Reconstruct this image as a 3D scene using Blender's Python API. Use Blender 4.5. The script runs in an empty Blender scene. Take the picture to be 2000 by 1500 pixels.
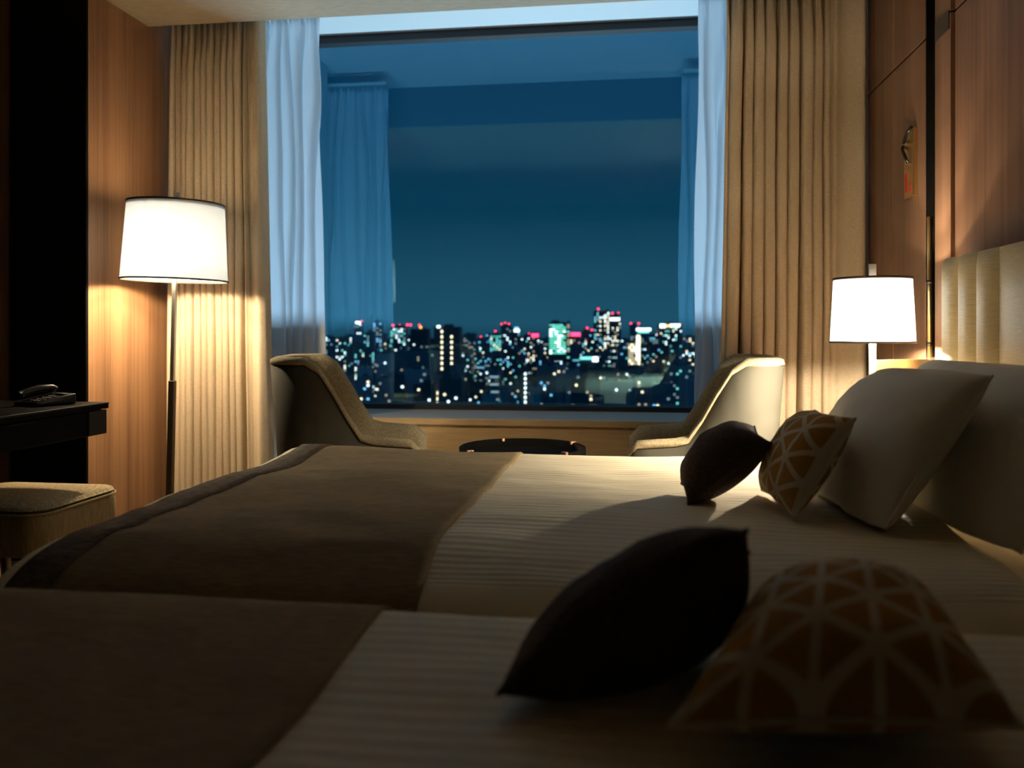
import bpy, bmesh, math, random
from mathutils import Vector, Matrix, noise

# ------------------------------------------------------------------ camera, world, lights, exposure
SC = bpy.context.scene
COL = SC.collection
PSI = math.radians(7.77)                 # the camera looks this far to the left of the window's normal
F = 1650.0                               # focal length in pixels of the 2000 px wide frame
CZ = 0.98                                # camera height above the floor
SN, CS = math.sin(PSI), math.cos(PSI)

def at(u, v, d):
    """point seen at pixel (u, v) at depth d along the view axis (for measuring positions)"""
    t = (u - 1000) / F
    return Vector(((-SN + t * CS) * d, (CS + t * SN) * d, CZ + (647 - v) / F * d))

cam_d = bpy.data.cameras.new('camera')
cam = bpy.data.objects.new('camera', cam_d)
COL.objects.link(cam)
SC.camera = cam
cam.location = (0, 0, CZ)
cam.rotation_euler = (math.pi / 2, 0, PSI)
cam_d.sensor_fit = 'HORIZONTAL'
cam_d.sensor_width = 36.0
cam_d.lens = 36.0 * F / 2000
cam_d.shift_y = -(750 - 647) / 2000
cam_d.clip_start = 0.05
cam_d.clip_end = 20000
cam_d.dof.use_dof = True
cam_d.dof.focus_distance = 2.7
cam_d.dof.aperture_fstop = 2.9

SC.view_settings.view_transform = 'Standard'
SC.view_settings.look = 'None'
SC.view_settings.gamma = 1.0
SC.view_settings.use_curve_mapping = False
SC.view_settings.exposure = 0.2

FLOOR_LAMP_E = 1080.0                       # radiance of the floor lamp's bulb
WALL_LAMP_E = 12500.0
FACADE_W = 450.0                           # cool floodlight outside, below the window, washing up the facade
fd = bpy.data.lights.new('facade_floodlight', 'AREA')
fd.shape = 'RECTANGLE'; fd.size = 2.6; fd.size_y = 0.3
fd.energy = FACADE_W
fd.color = (0.50, 0.78, 1.0)
fo = bpy.data.objects.new('facade_floodlight', fd); COL.objects.link(fo)
fo.location = (-0.6, 7.35, -1.2)
fo.rotation_euler = (Vector((-0.6, 4.6, 2.5)) - fo.location).to_track_quat('-Z', 'Y').to_euler()

W = bpy.data.worlds.new('dusk_sky')
SC.world = W
W.use_nodes = True
nt = W.node_tree
nt.nodes.clear()
wo = nt.nodes.new('ShaderNodeOutputWorld')
bg = nt.nodes.new('ShaderNodeBackground')
tc = nt.nodes.new('ShaderNodeTexCoord')
sp = nt.nodes.new('ShaderNodeSeparateXYZ')
rp = nt.nodes.new('ShaderNodeValToRGB')
mr = nt.nodes.new('ShaderNodeMapRange')
mr.inputs[1].default_value = -0.2
mr.inputs[2].default_value = 0.8
nt.links.new(tc.outputs['Generated'], sp.inputs[0])
nt.links.new(sp.outputs[2], mr.inputs[0])
nt.links.new(mr.outputs[0], rp.inputs[0])
nt.links.new(rp.outputs[0], bg.inputs[0])
nt.links.new(bg.outputs[0], wo.inputs[0])
e = rp.color_ramp.elements
e[0].position = 0.0
e[0].color = (0.004, 0.02, 0.04, 1)
e[1].position = 1.0
e[1].color = (0.0, 0.018, 0.055, 1)
for p, c in ((0.19, (0.008, 0.05, 0.09)), (0.21, (0.014, 0.088, 0.15)), (0.27, (0.011, 0.075, 0.13)),
             (0.34, (0.003, 0.046, 0.093)), (0.45, (0.0, 0.03, 0.078))):
    el = e.new(p)
    el.color = (*c, 1)
bg.inputs[1].default_value = 1.0

# ------------------------------------------------------------------ materials
def mat(name, color, rough=0.6, metal=0.0, spec=0.5):
    m = bpy.data.materials.new(name)
    m.use_nodes = True
    b = m.node_tree.nodes['Principled BSDF']
    b.inputs['Base Color'].default_value = (*color, 1)
    b.inputs['Roughness'].default_value = rough
    b.inputs['Metallic'].default_value = metal
    b.inputs['Specular IOR Level'].default_value = spec
    return m

def nodes_of(m):
    t = m.node_tree
    return t, t.nodes, t.links, t.nodes['Principled BSDF']

def noise_node(t, scale_vec, scale=1.0, detail=4.0, rough=0.6, coord='Object'):
    c = t.nodes.new('ShaderNodeTexCoord')
    mp = t.nodes.new('ShaderNodeMapping')
    mp.inputs['Scale'].default_value = scale_vec
    n = t.nodes.new('ShaderNodeTexNoise')
    n.inputs['Scale'].default_value = scale
    n.inputs['Detail'].default_value = detail
    n.inputs['Roughness'].default_value = rough
    t.links.new(c.outputs[coord], mp.inputs[0])
    t.links.new(mp.outputs[0], n.inputs['Vector'])
    return n

def ramp(t, src, stops):
    r = t.nodes.new('ShaderNodeValToRGB')
    el = r.color_ramp.elements
    el[0].position, el[0].color = stops[0][0], (*stops[0][1], 1)
    el[1].position, el[1].color = stops[-1][0], (*stops[-1][1], 1)
    for p, c in stops[1:-1]:
        x = el.new(p)
        x.color = (*c, 1)
    t.links.new(src, r.inputs[0])
    return r

def bump(t, src, b, strength=0.2, dist=0.002):
    n = t.nodes.new('ShaderNodeBump')
    n.inputs['Strength'].default_value = strength
    n.inputs['Distance'].default_value = dist
    t.links.new(src, n.inputs['Height'])
    t.links.new(n.outputs[0], b.inputs['Normal'])
    return n

def wood_mat(name, dark, light, seed=0.0):
    m = mat(name, light, 0.42, spec=0.35)
    t, N, L, b = nodes_of(m)
    n = noise_node(t, (90, 90, 1.2), 1.0, 5, 0.65)
    n2 = noise_node(t, (9, 9, 0.25), 1.0, 2, 0.5)
    mx = t.nodes.new('ShaderNodeMath')
    mx.operation = 'MULTIPLY_ADD'
    mx.inputs[1].default_value = 0.5
    L.new(n.outputs['Fac'], mx.inputs[0])
    m2 = t.nodes.new('ShaderNodeMath')
    m2.operation = 'MULTIPLY'
    m2.inputs[1].default_value = 0.5
    L.new(n2.outputs['Fac'], m2.inputs[0])
    L.new(m2.outputs[0], mx.inputs[2])
    mid = tuple((a + c) / 2 for a, c in zip(dark, light))
    r = ramp(t, mx.outputs[0], [(0.36, dark), (0.5, mid), (0.64, light)])
    L.new(r.outputs[0], b.inputs['Base Color'])
    bump(t, n.outputs['Fac'], b, 0.08, 0.001)
    return m

def cloth_mat(name, c0, c1, scale=(300, 300, 300), rough=0.85, bs=0.25, coord='Object', bd=0.001):
    m = mat(name, c0, rough, spec=0.2)
    t, N, L, b = nodes_of(m)
    n = noise_node(t, scale, 1.0, 3, 0.6, coord)
    r = ramp(t, n.outputs['Fac'], [(0.35, c0), (0.65, c1)])
    L.new(r.outputs[0], b.inputs['Base Color'])
    bump(t, n.outputs['Fac'], b, bs, bd)
    return m

M = {}
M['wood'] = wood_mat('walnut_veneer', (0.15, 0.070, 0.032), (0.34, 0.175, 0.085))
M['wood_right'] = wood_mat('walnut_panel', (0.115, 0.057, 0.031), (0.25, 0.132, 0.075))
M['ceiling'] = cloth_mat('ceiling_vinyl', (0.27, 0.21, 0.145), (0.33, 0.265, 0.185), (20, 160, 60), 0.8, 0.15)
M['white_paint'] = mat('white_paint', (0.52, 0.53, 0.53), 0.6)
M['plaster'] = mat('cream_plaster', (0.64, 0.54, 0.40), 0.8)
M['carpet'] = cloth_mat('carpet', (0.17, 0.13, 0.085), (0.25, 0.19, 0.13), (60, 60, 60), 0.95, 0.4)
M['dado'] = cloth_mat('window_wall_vinyl', (0.42, 0.29, 0.15), (0.50, 0.36, 0.19), (8, 60, 120), 0.7, 0.1)
M['sill'] = mat('sill_stone', (0.34, 0.32, 0.29), 0.35)
M['black_frame'] = mat('black_aluminium', (0.006, 0.006, 0.008), 0.4)
M['lacquer'] = mat('black_lacquer', (0.003, 0.0026, 0.002), 0.5, spec=0.04)
M['dark_edge'] = mat('dark_metal_edge', (0.012, 0.011, 0.010), 0.5, spec=0.2)
M['curtain'] = cloth_mat('beige_curtain', (0.58, 0.465, 0.32), (0.73, 0.60, 0.43), (90, 90, 500), 0.9, 0.25)
M['linen_trim'] = mat('curtain_tape', (0.5, 0.42, 0.3), 0.8)
M['brass'] = mat('brushed_brass', (0.80, 0.55, 0.25), 0.32, 1.0)
M['copper'] = mat('copper', (0.75, 0.40, 0.25), 0.35, 1.0)
M['steel'] = mat('satin_nickel', (0.62, 0.60, 0.57), 0.3, 1.0)
M['bronze'] = mat('dark_bronze', (0.10, 0.08, 0.06), 0.35, 0.9)
M['shade_trim'] = mat('dark_shade_trim', (0.035, 0.025, 0.018), 0.7)
M['runner'] = cloth_mat('brown_velvet', (0.19, 0.137, 0.072), (0.27, 0.20, 0.108), (30, 160, 60), 0.9, 0.3)
M['runner_edge'] = cloth_mat('patterned_brown_border', (0.035, 0.022, 0.013), (0.10, 0.066, 0.038), (35, 90, 60), 0.8, 0.4)
M['brown'] = cloth_mat('dark_brown_weave', (0.042, 0.026, 0.020), (0.105, 0.068, 0.054), (260, 260, 260), 0.85, 0.6)
M['pillow'] = cloth_mat('white_cotton', (0.84, 0.79, 0.68), (0.88, 0.83, 0.72), (14, 14, 14), 0.75, 0.15, bd=0.003)
M['sheet'] = cloth_mat('cream_sheet', (0.66, 0.58, 0.46), (0.70, 0.62, 0.50), (14, 14, 14), 0.8, 0.1)
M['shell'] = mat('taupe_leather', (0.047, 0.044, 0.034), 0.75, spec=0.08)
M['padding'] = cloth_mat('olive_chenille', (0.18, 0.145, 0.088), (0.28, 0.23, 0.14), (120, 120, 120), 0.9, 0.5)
M['stool'] = cloth_mat('stool_chenille', (0.26, 0.19, 0.10), (0.52, 0.41, 0.24), (120, 120, 120), 0.9, 0.5)
M['stool_side'] = cloth_mat('stool_ribbed', (0.24, 0.18, 0.09), (0.40, 0.31, 0.17), (250, 250, 20), 0.9, 0.5)
M['plastic'] = mat('black_plastic', (0.006, 0.006, 0.006), 0.35, spec=0.25)
M['keys'] = mat('grey_keys', (0.08, 0.08, 0.075), 0.5)

# sateen stripe: the same thread, alternately matt and glossy, woven slightly proud
def sateen():
    m = mat('sateen_stripe_duvet', (0.74, 0.66, 0.52), 0.6, spec=0.4)
    t, N, L, b = nodes_of(m)
    c = t.nodes.new('ShaderNodeUVMap')
    s = t.nodes.new('ShaderNodeSeparateXYZ')
    L.new(c.outputs[0], s.inputs[0])
    n = noise_node(t, (3, 3, 3), 1.0, 2, 0.5)
    a = t.nodes.new('ShaderNodeMath'); a.operation = 'MULTIPLY_ADD'
    a.inputs[1].default_value = 0.012
    L.new(n.outputs['Fac'], a.inputs[0]); L.new(s.outputs[1], a.inputs[2])
    w = t.nodes.new('ShaderNodeMath'); w.operation = 'MULTIPLY'
    w.inputs[1].default_value = 2 * math.pi / 0.027
    L.new(a.outputs[0], w.inputs[0])
    si = t.nodes.new('ShaderNodeMath'); si.operation = 'SINE'
    L.new(w.outputs[0], si.inputs[0])
    r = t.nodes.new('ShaderNodeMapRange')
    r.inputs[1].default_value = -0.5; r.inputs[2].default_value = 0.5
    L.new(si.outputs[0], r.inputs[0])
    cr = ramp(t, r.outputs[0], [(0.0, (0.69, 0.60, 0.42)), (1.0, (0.76, 0.67, 0.48))])
    L.new(cr.outputs[0], b.inputs['Base Color'])
    bump(t, r.outputs[0], b, 0.35, 0.002)
    return m
M['duvet'] = sateen()

def lattice():
    """mustard cloth with a printed cream lattice: lines in three directions meeting in star nodes"""
    m = mat('mustard_lattice_print', (0.5, 0.3, 0.06), 0.85, spec=0.2)
    t, N, L, b = nodes_of(m)
    c = t.nodes.new('ShaderNodeUVMap')
    s = t.nodes.new('ShaderNodeSeparateXYZ')
    L.new(c.outputs[0], s.inputs[0])
    def math_(op, a, bb=None, cc=None):
        n = t.nodes.new('ShaderNodeMath'); n.operation = op
        for k, v in enumerate((a, bb, cc)):
            if v is None: continue
            if isinstance(v, (int, float)): n.inputs[k].default_value = v
            else: L.new(v, n.inputs[k])
        return n.outputs[0]
    P = 0.060
    ds = []
    for ang in (0, 60, 120):
        ca, sa = math.cos(math.radians(ang)), math.sin(math.radians(ang))
        p = math_('ADD', math_('MULTIPLY', s.outputs[0], ca / P), math_('MULTIPLY', s.outputs[1], sa / P))
        fr = math_('FRACT', p)
        ds.append(math_('MINIMUM', fr, math_('SUBTRACT', 1.0, fr)))
    mn = math_('MINIMUM', math_('MINIMUM', ds[0], ds[1]), ds[2])
    mxd = math_('MAXIMUM', math_('MAXIMUM', ds[0], ds[1]), ds[2])
    line = math_('LESS_THAN', mn, 0.085)
    node = math_('LESS_THAN', mxd, 0.20)
    f = math_('MAXIMUM', line, node)
    n = noise_node(t, (300, 300, 300), 1.0, 2, 0.5)
    col = ramp(t, n.outputs['Fac'], [(0.3, (0.36, 0.185, 0.035)), (0.7, (0.50, 0.28, 0.06))])
    mix = t.nodes.new('ShaderNodeMix'); mix.data_type = 'RGBA'
    L.new(f, mix.inputs[0])
    L.new(col.outputs[0], mix.inputs[6])
    mix.inputs[7].default_value = (0.66, 0.58, 0.42, 1)
    L.new(mix.outputs[2], b.inputs['Base Color'])
    bump(t, n.outputs['Fac'], b, 0.3, 0.001)
    return m
M['lattice'] = lattice()

def headboard_mat():
    m = mat('slub_silk', (0.55, 0.46, 0.28), 0.42, spec=0.5)
    t, N, L, b = nodes_of(m)
    n = noise_node(t, (20, 20, 420), 1.0, 4, 0.7)
    r = ramp(t, n.outputs['Fac'], [(0.35, (0.40, 0.33, 0.19)), (0.6, (0.50, 0.42, 0.26)), (0.75, (0.68, 0.60, 0.42))])
    L.new(r.outputs[0], b.inputs['Base Color'])
    bump(t, n.outputs['Fac'], b, 0.3, 0.001)
    return m
M['headboard'] = headboard_mat()

def translucent_mat(name, diff, trans, fac, transp=0.0):
    m = bpy.data.materials.new(name)
    m.use_nodes = True
    t = m.node_tree
    t.nodes.clear()
    o = t.nodes.new('ShaderNodeOutputMaterial')
    d = t.nodes.new('ShaderNodeBsdfDiffuse'); d.inputs[0].default_value = (*diff, 1)
    tr = t.nodes.new('ShaderNodeBsdfTranslucent'); tr.inputs[0].default_value = (*trans, 1)
    mx = t.nodes.new('ShaderNodeMixShader'); mx.inputs[0].default_value = fac
    t.links.new(d.outputs[0], mx.inputs[1]); t.links.new(tr.outputs[0], mx.inputs[2])
    if transp > 0:
        tp = t.nodes.new('ShaderNodeBsdfTransparent')
        m2 = t.nodes.new('ShaderNodeMixShader'); m2.inputs[0].default_value = transp
        t.links.new(mx.outputs[0], m2.inputs[1]); t.links.new(tp.outputs[0], m2.inputs[2])
        t.links.new(m2.outputs[0], o.inputs[0])
    else:
        t.links.new(mx.outputs[0], o.inputs[0])
    return m
M['shade'] = translucent_mat('white_shade_linen', (0.8, 0.8, 0.78), (0.064, 0.077, 0.098), 0.5)
M['shade_top'] = translucent_mat('opal_diffuser', (0.8, 0.78, 0.72), (0.90, 0.90, 0.88), 0.6)
M['shade_top_thin'] = translucent_mat('thin_opal_diffuser', (0.8, 0.78, 0.72), (0.90, 0.90, 0.88), 0.6, 0.15)
M['shade_cool'] = translucent_mat('white_shade_linen_cool', (0.8, 0.8, 0.8), (0.058, 0.071, 0.086), 0.5)
M['sheer'] = translucent_mat('white_voile', (0.82, 0.84, 0.86), (0.85, 0.88, 0.92), 0.6, 0.06)

def glass_mat():
    m = bpy.data.materials.new('double_glazing')
    m.use_nodes = True
    t = m.node_tree
    t.nodes.clear()
    o = t.nodes.new('ShaderNodeOutputMaterial')
    tp = t.nodes.new('ShaderNodeBsdfTransparent'); tp.inputs[0].default_value = (0.90, 0.96, 0.97, 1)
    g = t.nodes.new('ShaderNodeBsdfGlossy'); g.inputs['Roughness'].default_value = 0.0
    g.inputs[0].default_value = (0.30, 0.72, 1.0, 1)
    fr = t.nodes.new('ShaderNodeFresnel'); fr.inputs[0].default_value = 2.6
    mx = t.nodes.new('ShaderNodeMixShader')
    t.links.new(fr.outputs[0], mx.inputs[0])
    t.links.new(tp.outputs[0], mx.inputs[1]); t.links.new(g.outputs[0], mx.inputs[2])
    t.links.new(mx.outputs[0], o.inputs[0])
    return m
M['glass'] = glass_mat()

def emit(name, color, strength, sample=False):
    m = bpy.data.materials.new(name)
    m.use_nodes = True
    t = m.node_tree
    t.nodes.clear()
    o = t.nodes.new('ShaderNodeOutputMaterial')
    e = t.nodes.new('ShaderNodeEmission')
    e.inputs[0].default_value = (*color, 1)
    e.inputs[1].default_value = strength
    t.links.new(e.outputs[0], o.inputs[0])
    if not sample:
        m.cycles.emission_sampling = 'NONE'
    return m
M['bulb_warm'] = emit('warm_bulb', (1.0, 0.79, 0.51), FLOOR_LAMP_E, True)
M['bulb_wall'] = emit('neutral_bulb', (1.0, 0.85, 0.63), WALL_LAMP_E, True)

# ------------------------------------------------------------------ mesh helpers
def link_mesh(name, verts, faces, m, parent=None, smooth=False, uvs=None, mats=None, fmat=None):
    me = bpy.data.meshes.new(name)
    me.from_pydata([tuple(v) for v in verts], [], faces)
    for mm in (mats or [m]):
        me.materials.append(mm)
    if fmat:
        me.polygons.foreach_set('material_index', fmat)
    if smooth:
        me.polygons.foreach_set('use_smooth', [True] * len(me.polygons))
    if uvs:
        uv = me.uv_layers.new(name='UVMap')
        for lp in me.loops:
            uv.data[lp.index].uv = uvs[lp.vertex_index]
    me.update()
    o = bpy.data.objects.new(name, me)
    COL.objects.link(o)
    if parent is not None:
        o.parent = parent
    return o

def bm_obj(name, bm, m, parent=None, smooth=False):
    me = bpy.data.meshes.new(name)
    bm.normal_update()
    bm.to_mesh(me)
    bm.free()
    me.materials.append(m)
    if smooth:
        me.polygons.foreach_set('use_smooth', [True] * len(me.polygons))
    o = bpy.data.objects.new(name, me)
    COL.objects.link(o)
    if parent is not None:
        o.parent = parent
    return o

def add_box(bm, lo, hi, bevel=0.0, seg=2):
    lo, hi = Vector(lo), Vector(hi)
    r = bmesh.ops.create_cube(bm, size=1.0)
    for v in r['verts']:
        v.co = Vector(((lo[k] + hi[k]) / 2 + v.co[k] * (hi[k] - lo[k])) for k in range(3))
    if bevel > 0:
        es = list({e for v in r['verts'] for e in v.link_edges})
        bmesh.ops.bevel(bm, geom=es, offset=bevel, segments=seg, profile=0.5, affect='EDGES')

def box(name, lo, hi, m, parent=None, bevel=0.0, seg=2):
    bm = bmesh.new()
    add_box(bm, lo, hi, bevel, seg)
    return bm_obj(name, bm, m, parent, smooth=False)

def lathe(name, prof, m, parent=None, n=48, center=(0, 0, 0), smooth=True):
    """closed revolve of (r, z) points around z"""
    vs, fs = [], []
    for k in range(n):
        a = 2 * math.pi * k / n
        for r, z in prof:
            vs.append((center[0] + r * math.cos(a), center[1] + r * math.sin(a), center[2] + z))
    P = len(prof)
    for k in range(n):
        for j in range(P - 1):
            a, b = k * P + j, ((k + 1) % n) * P + j
            fs.append((a, b, b + 1, a + 1))
    return link_mesh(name, vs, fs, m, parent, smooth)

def tube(name, pts, r, m, parent=None, n=8, closed=False):
    pts = [Vector(p) for p in pts]
    vs, fs = [], []
    K = len(pts)
    up0 = Vector((0, 0, 1))
    for i, p in enumerate(pts):
        a = pts[(i - 1) % K] if (closed or i > 0) else pts[i]
        b = pts[(i + 1) % K] if (closed or i < K - 1) else pts[i]
        d = (b - a).normalized()
        up = up0 if abs(d.z) < 0.95 else Vector((1, 0, 0))
        s = d.cross(up).normalized()
        q = s.cross(d)
        for k in range(n):
            t = 2 * math.pi * k / n
            vs.append(p + (s * math.cos(t) + q * math.sin(t)) * r)
    R = K if closed else K - 1
    for i in range(R):
        for k in range(n):
            a = i * n + k; b = i * n + (k + 1) % n
            c = ((i + 1) % K) * n + (k + 1) % n; d_ = ((i + 1) % K) * n + k
            fs.append((a, b, c, d_))
    if not closed:
        fs.append(tuple(range(n))); fs.append(tuple((K - 1) * n + k for k in range(n)))
    return link_mesh(name, vs, fs, m, parent, True)

def thing(name, label, cat, loc=(0, 0, 0), rz=0.0, group=None):
    o = bpy.data.objects.new(name, None)
    COL.objects.link(o)
    o.location = loc
    o.rotation_euler = (0, 0, rz)
    o.empty_display_size = 0.1
    return tag(o, label, cat, group)

def tag(o, label, cat, group=None):
    o['label'] = label
    o['category'] = cat
    if group:
        o['group'] = group
    return o

def struct(o, label=None):
    o['kind'] = 'structure'
    if label:
        o['label'] = label
    return o

# ------------------------------------------------------------------ room shell
XR, XL, XP = 1.05, -2.62, -2.26          # right wall, left alcove wall, wood pier face
YC, YS, YG, YB = 3.75, 4.31, 4.80, -1.6  # ceiling edge, sill front, glass, back wall
ZC, ZH, ZS = 2.43, 2.72, 0.527           # ceiling, window head, sill top

struct(box('floor', (XL - .1, YB - .1, -0.05), (XR + .2, YG + .15, 0), M['carpet']), 'brown carpeted floor of the bedroom')
struct(box('wall_back', (XL - .1, YB - .1, 0), (XR + .1, YB, ZC), M['plaster']), 'plain cream wall behind the bed nearest the viewer')
M['wood_shade_tone'] = wood_mat('walnut_shade_tone', (0.030, 0.011, 0.005), (0.055, 0.022, 0.010))  # walnut darkened in colour to stand for the alcove's dim light
wl = struct(box('wall_left', (XL - .1, YB, 0), (XL, 3.3, ZC), M['wood_shade_tone']), 'dim wood wall of the desk alcove')
struct(box('wall_return', (XL - .1, 3.3, 0), (XP, YG + .1, ZH), M['wood']), 'lamp-lit walnut wall return beside the window curtain')
c = struct(box('ceiling', (XL - .1, YB - .1, ZC), (XR + .1, YC, ZH + .05), M['ceiling']), 'beige textured dropped ceiling ending before the curtains')
box('fascia_back', (XL, YC, ZC + .01), (XR, YC + .012, ZH), mat('grey_fascia', (0.10, 0.10, 0.10), 0.7), c)
struct(box('ceiling_recess', (XL, YC, ZH), (XR + .1, YG + .15, ZH + .05), M['white_paint']), 'white raised ceiling strip above the window')

struct(box('trim_1', (XL + .01, 3.286, 0), (XP - .001, 3.3, ZC), M['lacquer'], None, .002, 1), 'black panel added as shade on the end of the desk alcove')  # black sheet added where the end face lies in shade

# right wall: separate veneer panels with a seam, a slot and a proud stile
wr = struct(box('wall_right', (XR + .10, YB - .1, 0), (XR + .15, YG + .15, ZH), M['plaster']), 'right wall clad with wood panels')
ZSEAM = 2.018
gap = 0.004
for (y0, y1, x) in ((3.175, 3.54 - gap, XR), (3.54, YG, XR), (2.905, 3.045, XR - .012)):
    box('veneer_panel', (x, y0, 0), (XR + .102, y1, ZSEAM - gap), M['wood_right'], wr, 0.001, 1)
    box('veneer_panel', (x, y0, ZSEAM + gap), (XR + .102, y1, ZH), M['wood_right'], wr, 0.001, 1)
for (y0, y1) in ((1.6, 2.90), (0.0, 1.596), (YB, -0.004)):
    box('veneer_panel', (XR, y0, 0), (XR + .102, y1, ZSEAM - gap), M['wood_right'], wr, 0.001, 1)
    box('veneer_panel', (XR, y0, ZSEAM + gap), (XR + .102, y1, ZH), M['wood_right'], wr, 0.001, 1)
box('inlay_strip', (XR - .001, 3.5365, 0), (XR + .02, 3.5395, ZSEAM - gap), M['brass'], wr)['label'] = 'thin brass inlay line'
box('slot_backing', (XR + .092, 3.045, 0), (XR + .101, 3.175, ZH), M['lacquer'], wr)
box('slot_shade_strip', (XR + .002, 3.169, 0), (XR + .092, 3.1745, ZH), M['lacquer'], wr)  # black strip added so the slot's side reads as shade
box('catch_block', (XR - .016, 2.912, ZSEAM - .055), (XR, 3.035, ZSEAM + .005), M['bronze'], wr)

# window wall: dado under the sill, piers beside the opening, sill, frame, pane
wf = struct(box('wall_front', (XP, YS, 0), (XR + .05, YS + .1, ZS - .03), M['dado']), 'beige panelled wall under the window')
box('side_pier', (XP, YS, ZS), (-1.95, YG + .1, ZH), M['white_paint'], wf)
box('side_pier', (0.78, YS, ZS), (XR + .05, YG + .1, ZH), M['white_paint'], wf)
box('parapet', (XP, YS + .1, 0), (XR + .05, YG + .1, ZS - .03), M['plaster'], wf)
si = struct(box('trim_2', (XP, YS - .012, ZS - .03), (XR + .05, YG + .02, ZS), M['sill'], None, 0.003, 1), 'grey window sill with beige nosing')
box('nosing', (XP, YS - .018, ZS - .032), (XR + .05, YS - .010, ZS - .001), M['dado'], si)

wi = bpy.data.objects.new('window_1', None); COL.objects.link(wi)
struct(wi, 'large picture window with black frame looking over the night city')
fr = bmesh.new()
WX0, WX1, FZ0, FZ1 = -1.95, 0.78, ZS, ZH
add_box(fr, (WX0, YG - .02, FZ0), (WX1, YG + .06, FZ0 + .030), 0.002, 1)
add_box(fr, (WX0, YG - .02, FZ1 - .045), (WX1, YG + .06, FZ1), 0.002, 1)
add_box(fr, (WX0, YG - .02, FZ0 + .03), (WX0 + .05, YG + .06, FZ1 - .045), 0.002, 1)
add_box(fr, (WX1 - .05, YG - .02, FZ0 + .03), (WX1, YG + .06, FZ1 - .045), 0.002, 1)
bm_obj('window_frame', fr, M['black_frame'], wi)
link_mesh('pane', [(WX0 + .04, YG + .02, FZ0 + .02), (WX1 - .04, YG + .02, FZ0 + .02),
                   (WX1 - .04, YG + .02, FZ1 - .03), (WX0 + .04, YG + .02, FZ1 - .03)],
          [(0, 1, 2, 3)], M['glass'], wi)

# ------------------------------------------------------------------ curtains
def curtain(name, label, m, xs_top, xs_bot, y, ztop, zbot, folds, amp, flat, seed, group=None, thick=0.002, pinch=0.14, nz=46, wild=0.22):
    """pleated cloth. xs: (x0, x1) at top and bottom; flat: (f0, f1) fraction range hanging almost unfolded"""
    rnd = random.Random(seed)
    n = folds * 14
    ph = [rnd.uniform(-0.5, 0.5) for _ in range(folds + 3)]
    am = [rnd.uniform(0.65, 1.1) for _ in range(folds + 3)]
    vs, fs = [], []
    # phase runs only through the folded part
    def phase(s):
        f0, f1 = flat
        if f0 <= s <= f1: return None
        span = 1 - (f1 - f0)
        return (s if s < f0 else s - (f1 - f0)) / span
    for j in range(nz + 1):
        k = j / nz
        z = ztop + (zbot - ztop) * k
        dz = ztop - z
        ease = min(1, dz / 0.25)
        x0 = xs_top[0] + (xs_bot[0] - xs_top[0]) * k
        x1 = xs_top[1] + (xs_bot[1] - xs_top[1]) * k
        for i in range(n + 1):
            s = i / n
            p = phase(s)
            xx = x0 + (x1 - x0) * s
            if p is None:
                f0, f1 = flat
                q = (s - f0) / (f1 - f0)
                yy = y - amp * (0.55 + 0.25 * math.sin(q * 7 + k * 1.2 + seed)) * math.sin(min(1, min(q, 1 - q) * 6) * math.pi / 2) ** 1
                vs.append((xx, yy, z))
                continue
            fi = p * folds
            b = int(min(folds - 1e-6, fi))
            w = fi - b
            A = amp * (am[b] * (1 - w) + am[b + 1] * w)
            drift = (ph[b] * (1 - w) + ph[b + 1] * w) * 0.5 * k
            wv = fi + drift + wild * noise.noise(Vector((fi * 0.9, seed * 3.1, (0.4 + 3 * (wild > .3)) * k)))
            th = 2 * math.pi * wv
            cc = (1 + math.cos(th)) / 2
            sharp = 2 * (1 - (1 - cc) ** 4.5) - 1     # broad rounded fronts, narrow deep valleys
            top = 0.55 + 0.45 * ease
            yy = y - A * top * sharp
            # pinched header: three small ridges per pleat close together near the top
            if dz < pinch:
                g = 1 - dz / pinch
                yy -= 0.25 * A * g * math.sin(3 * th)
            xx += (x1 - x0) / folds * 0.10 * math.sin(th) * ease
            xx += 0.006 * noise.noise(Vector((s * 9, z * 1.3, seed)))
            vs.append((xx, yy, z))
    for j in range(nz):
        for i in range(n):
            a = j * (n + 1) + i
            fs.append((a, a + n + 1, a + n + 2, a + 1))
    o = link_mesh(name, vs, fs, m, None, True)
    so = o.modifiers.new('thickness', 'SOLIDIFY'); so.thickness = thick; so.offset = 0
    tag(o, label, 'curtain', group)
    return o

cl = curtain('curtain', 'beige pleated curtain behind the tall floor lamp', M['curtain'],
             (-2.19, -1.735), (-2.21, -1.685), 3.89, 2.50, 0.012, 11, 0.072, (0.80, 1.0), 3)
cr = curtain('curtain', 'beige pleated curtain behind the wall lamp, beside the wood-panelled wall', M['curtain'],
             (0.44, 1.045), (0.40, 1.045), 3.90, 2.50, 0.012, 9, 0.068, (0.74, 1.0), 8)
s1 = curtain('sheer_curtain', 'white sheer curtain between the lamp-lit beige curtain and the window', M['sheer'],
             (-2.15, -1.575), (-2.15, -1.528), 4.20, 2.615, 0.012, 9, 0.030, (2, 2), 5, thick=0.0008, wild=0.7)
s2 = curtain('sheer_curtain', 'white sheer curtain at the window behind the armchair near the pillows', M['sheer'],
             (0.345, 0.95), (0.305, 0.95), 4.20, 2.615, 0.012, 9, 0.030, (2, 2), 12, thick=0.0008, wild=0.7)
for o, xa, xb, y in ((cl, -2.19, -1.74, 3.90), (cr, 0.45, 1.04, 3.90), (s1, -2.15, -1.58, 4.215), (s2, 0.35, 0.95, 4.215)):
    zt = 2.505 if y < 4 else 2.612
    box('glider_rail', (xa, y - .008, zt), (xb, y + .008, zt + .018), M['white_paint'], o)

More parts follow.
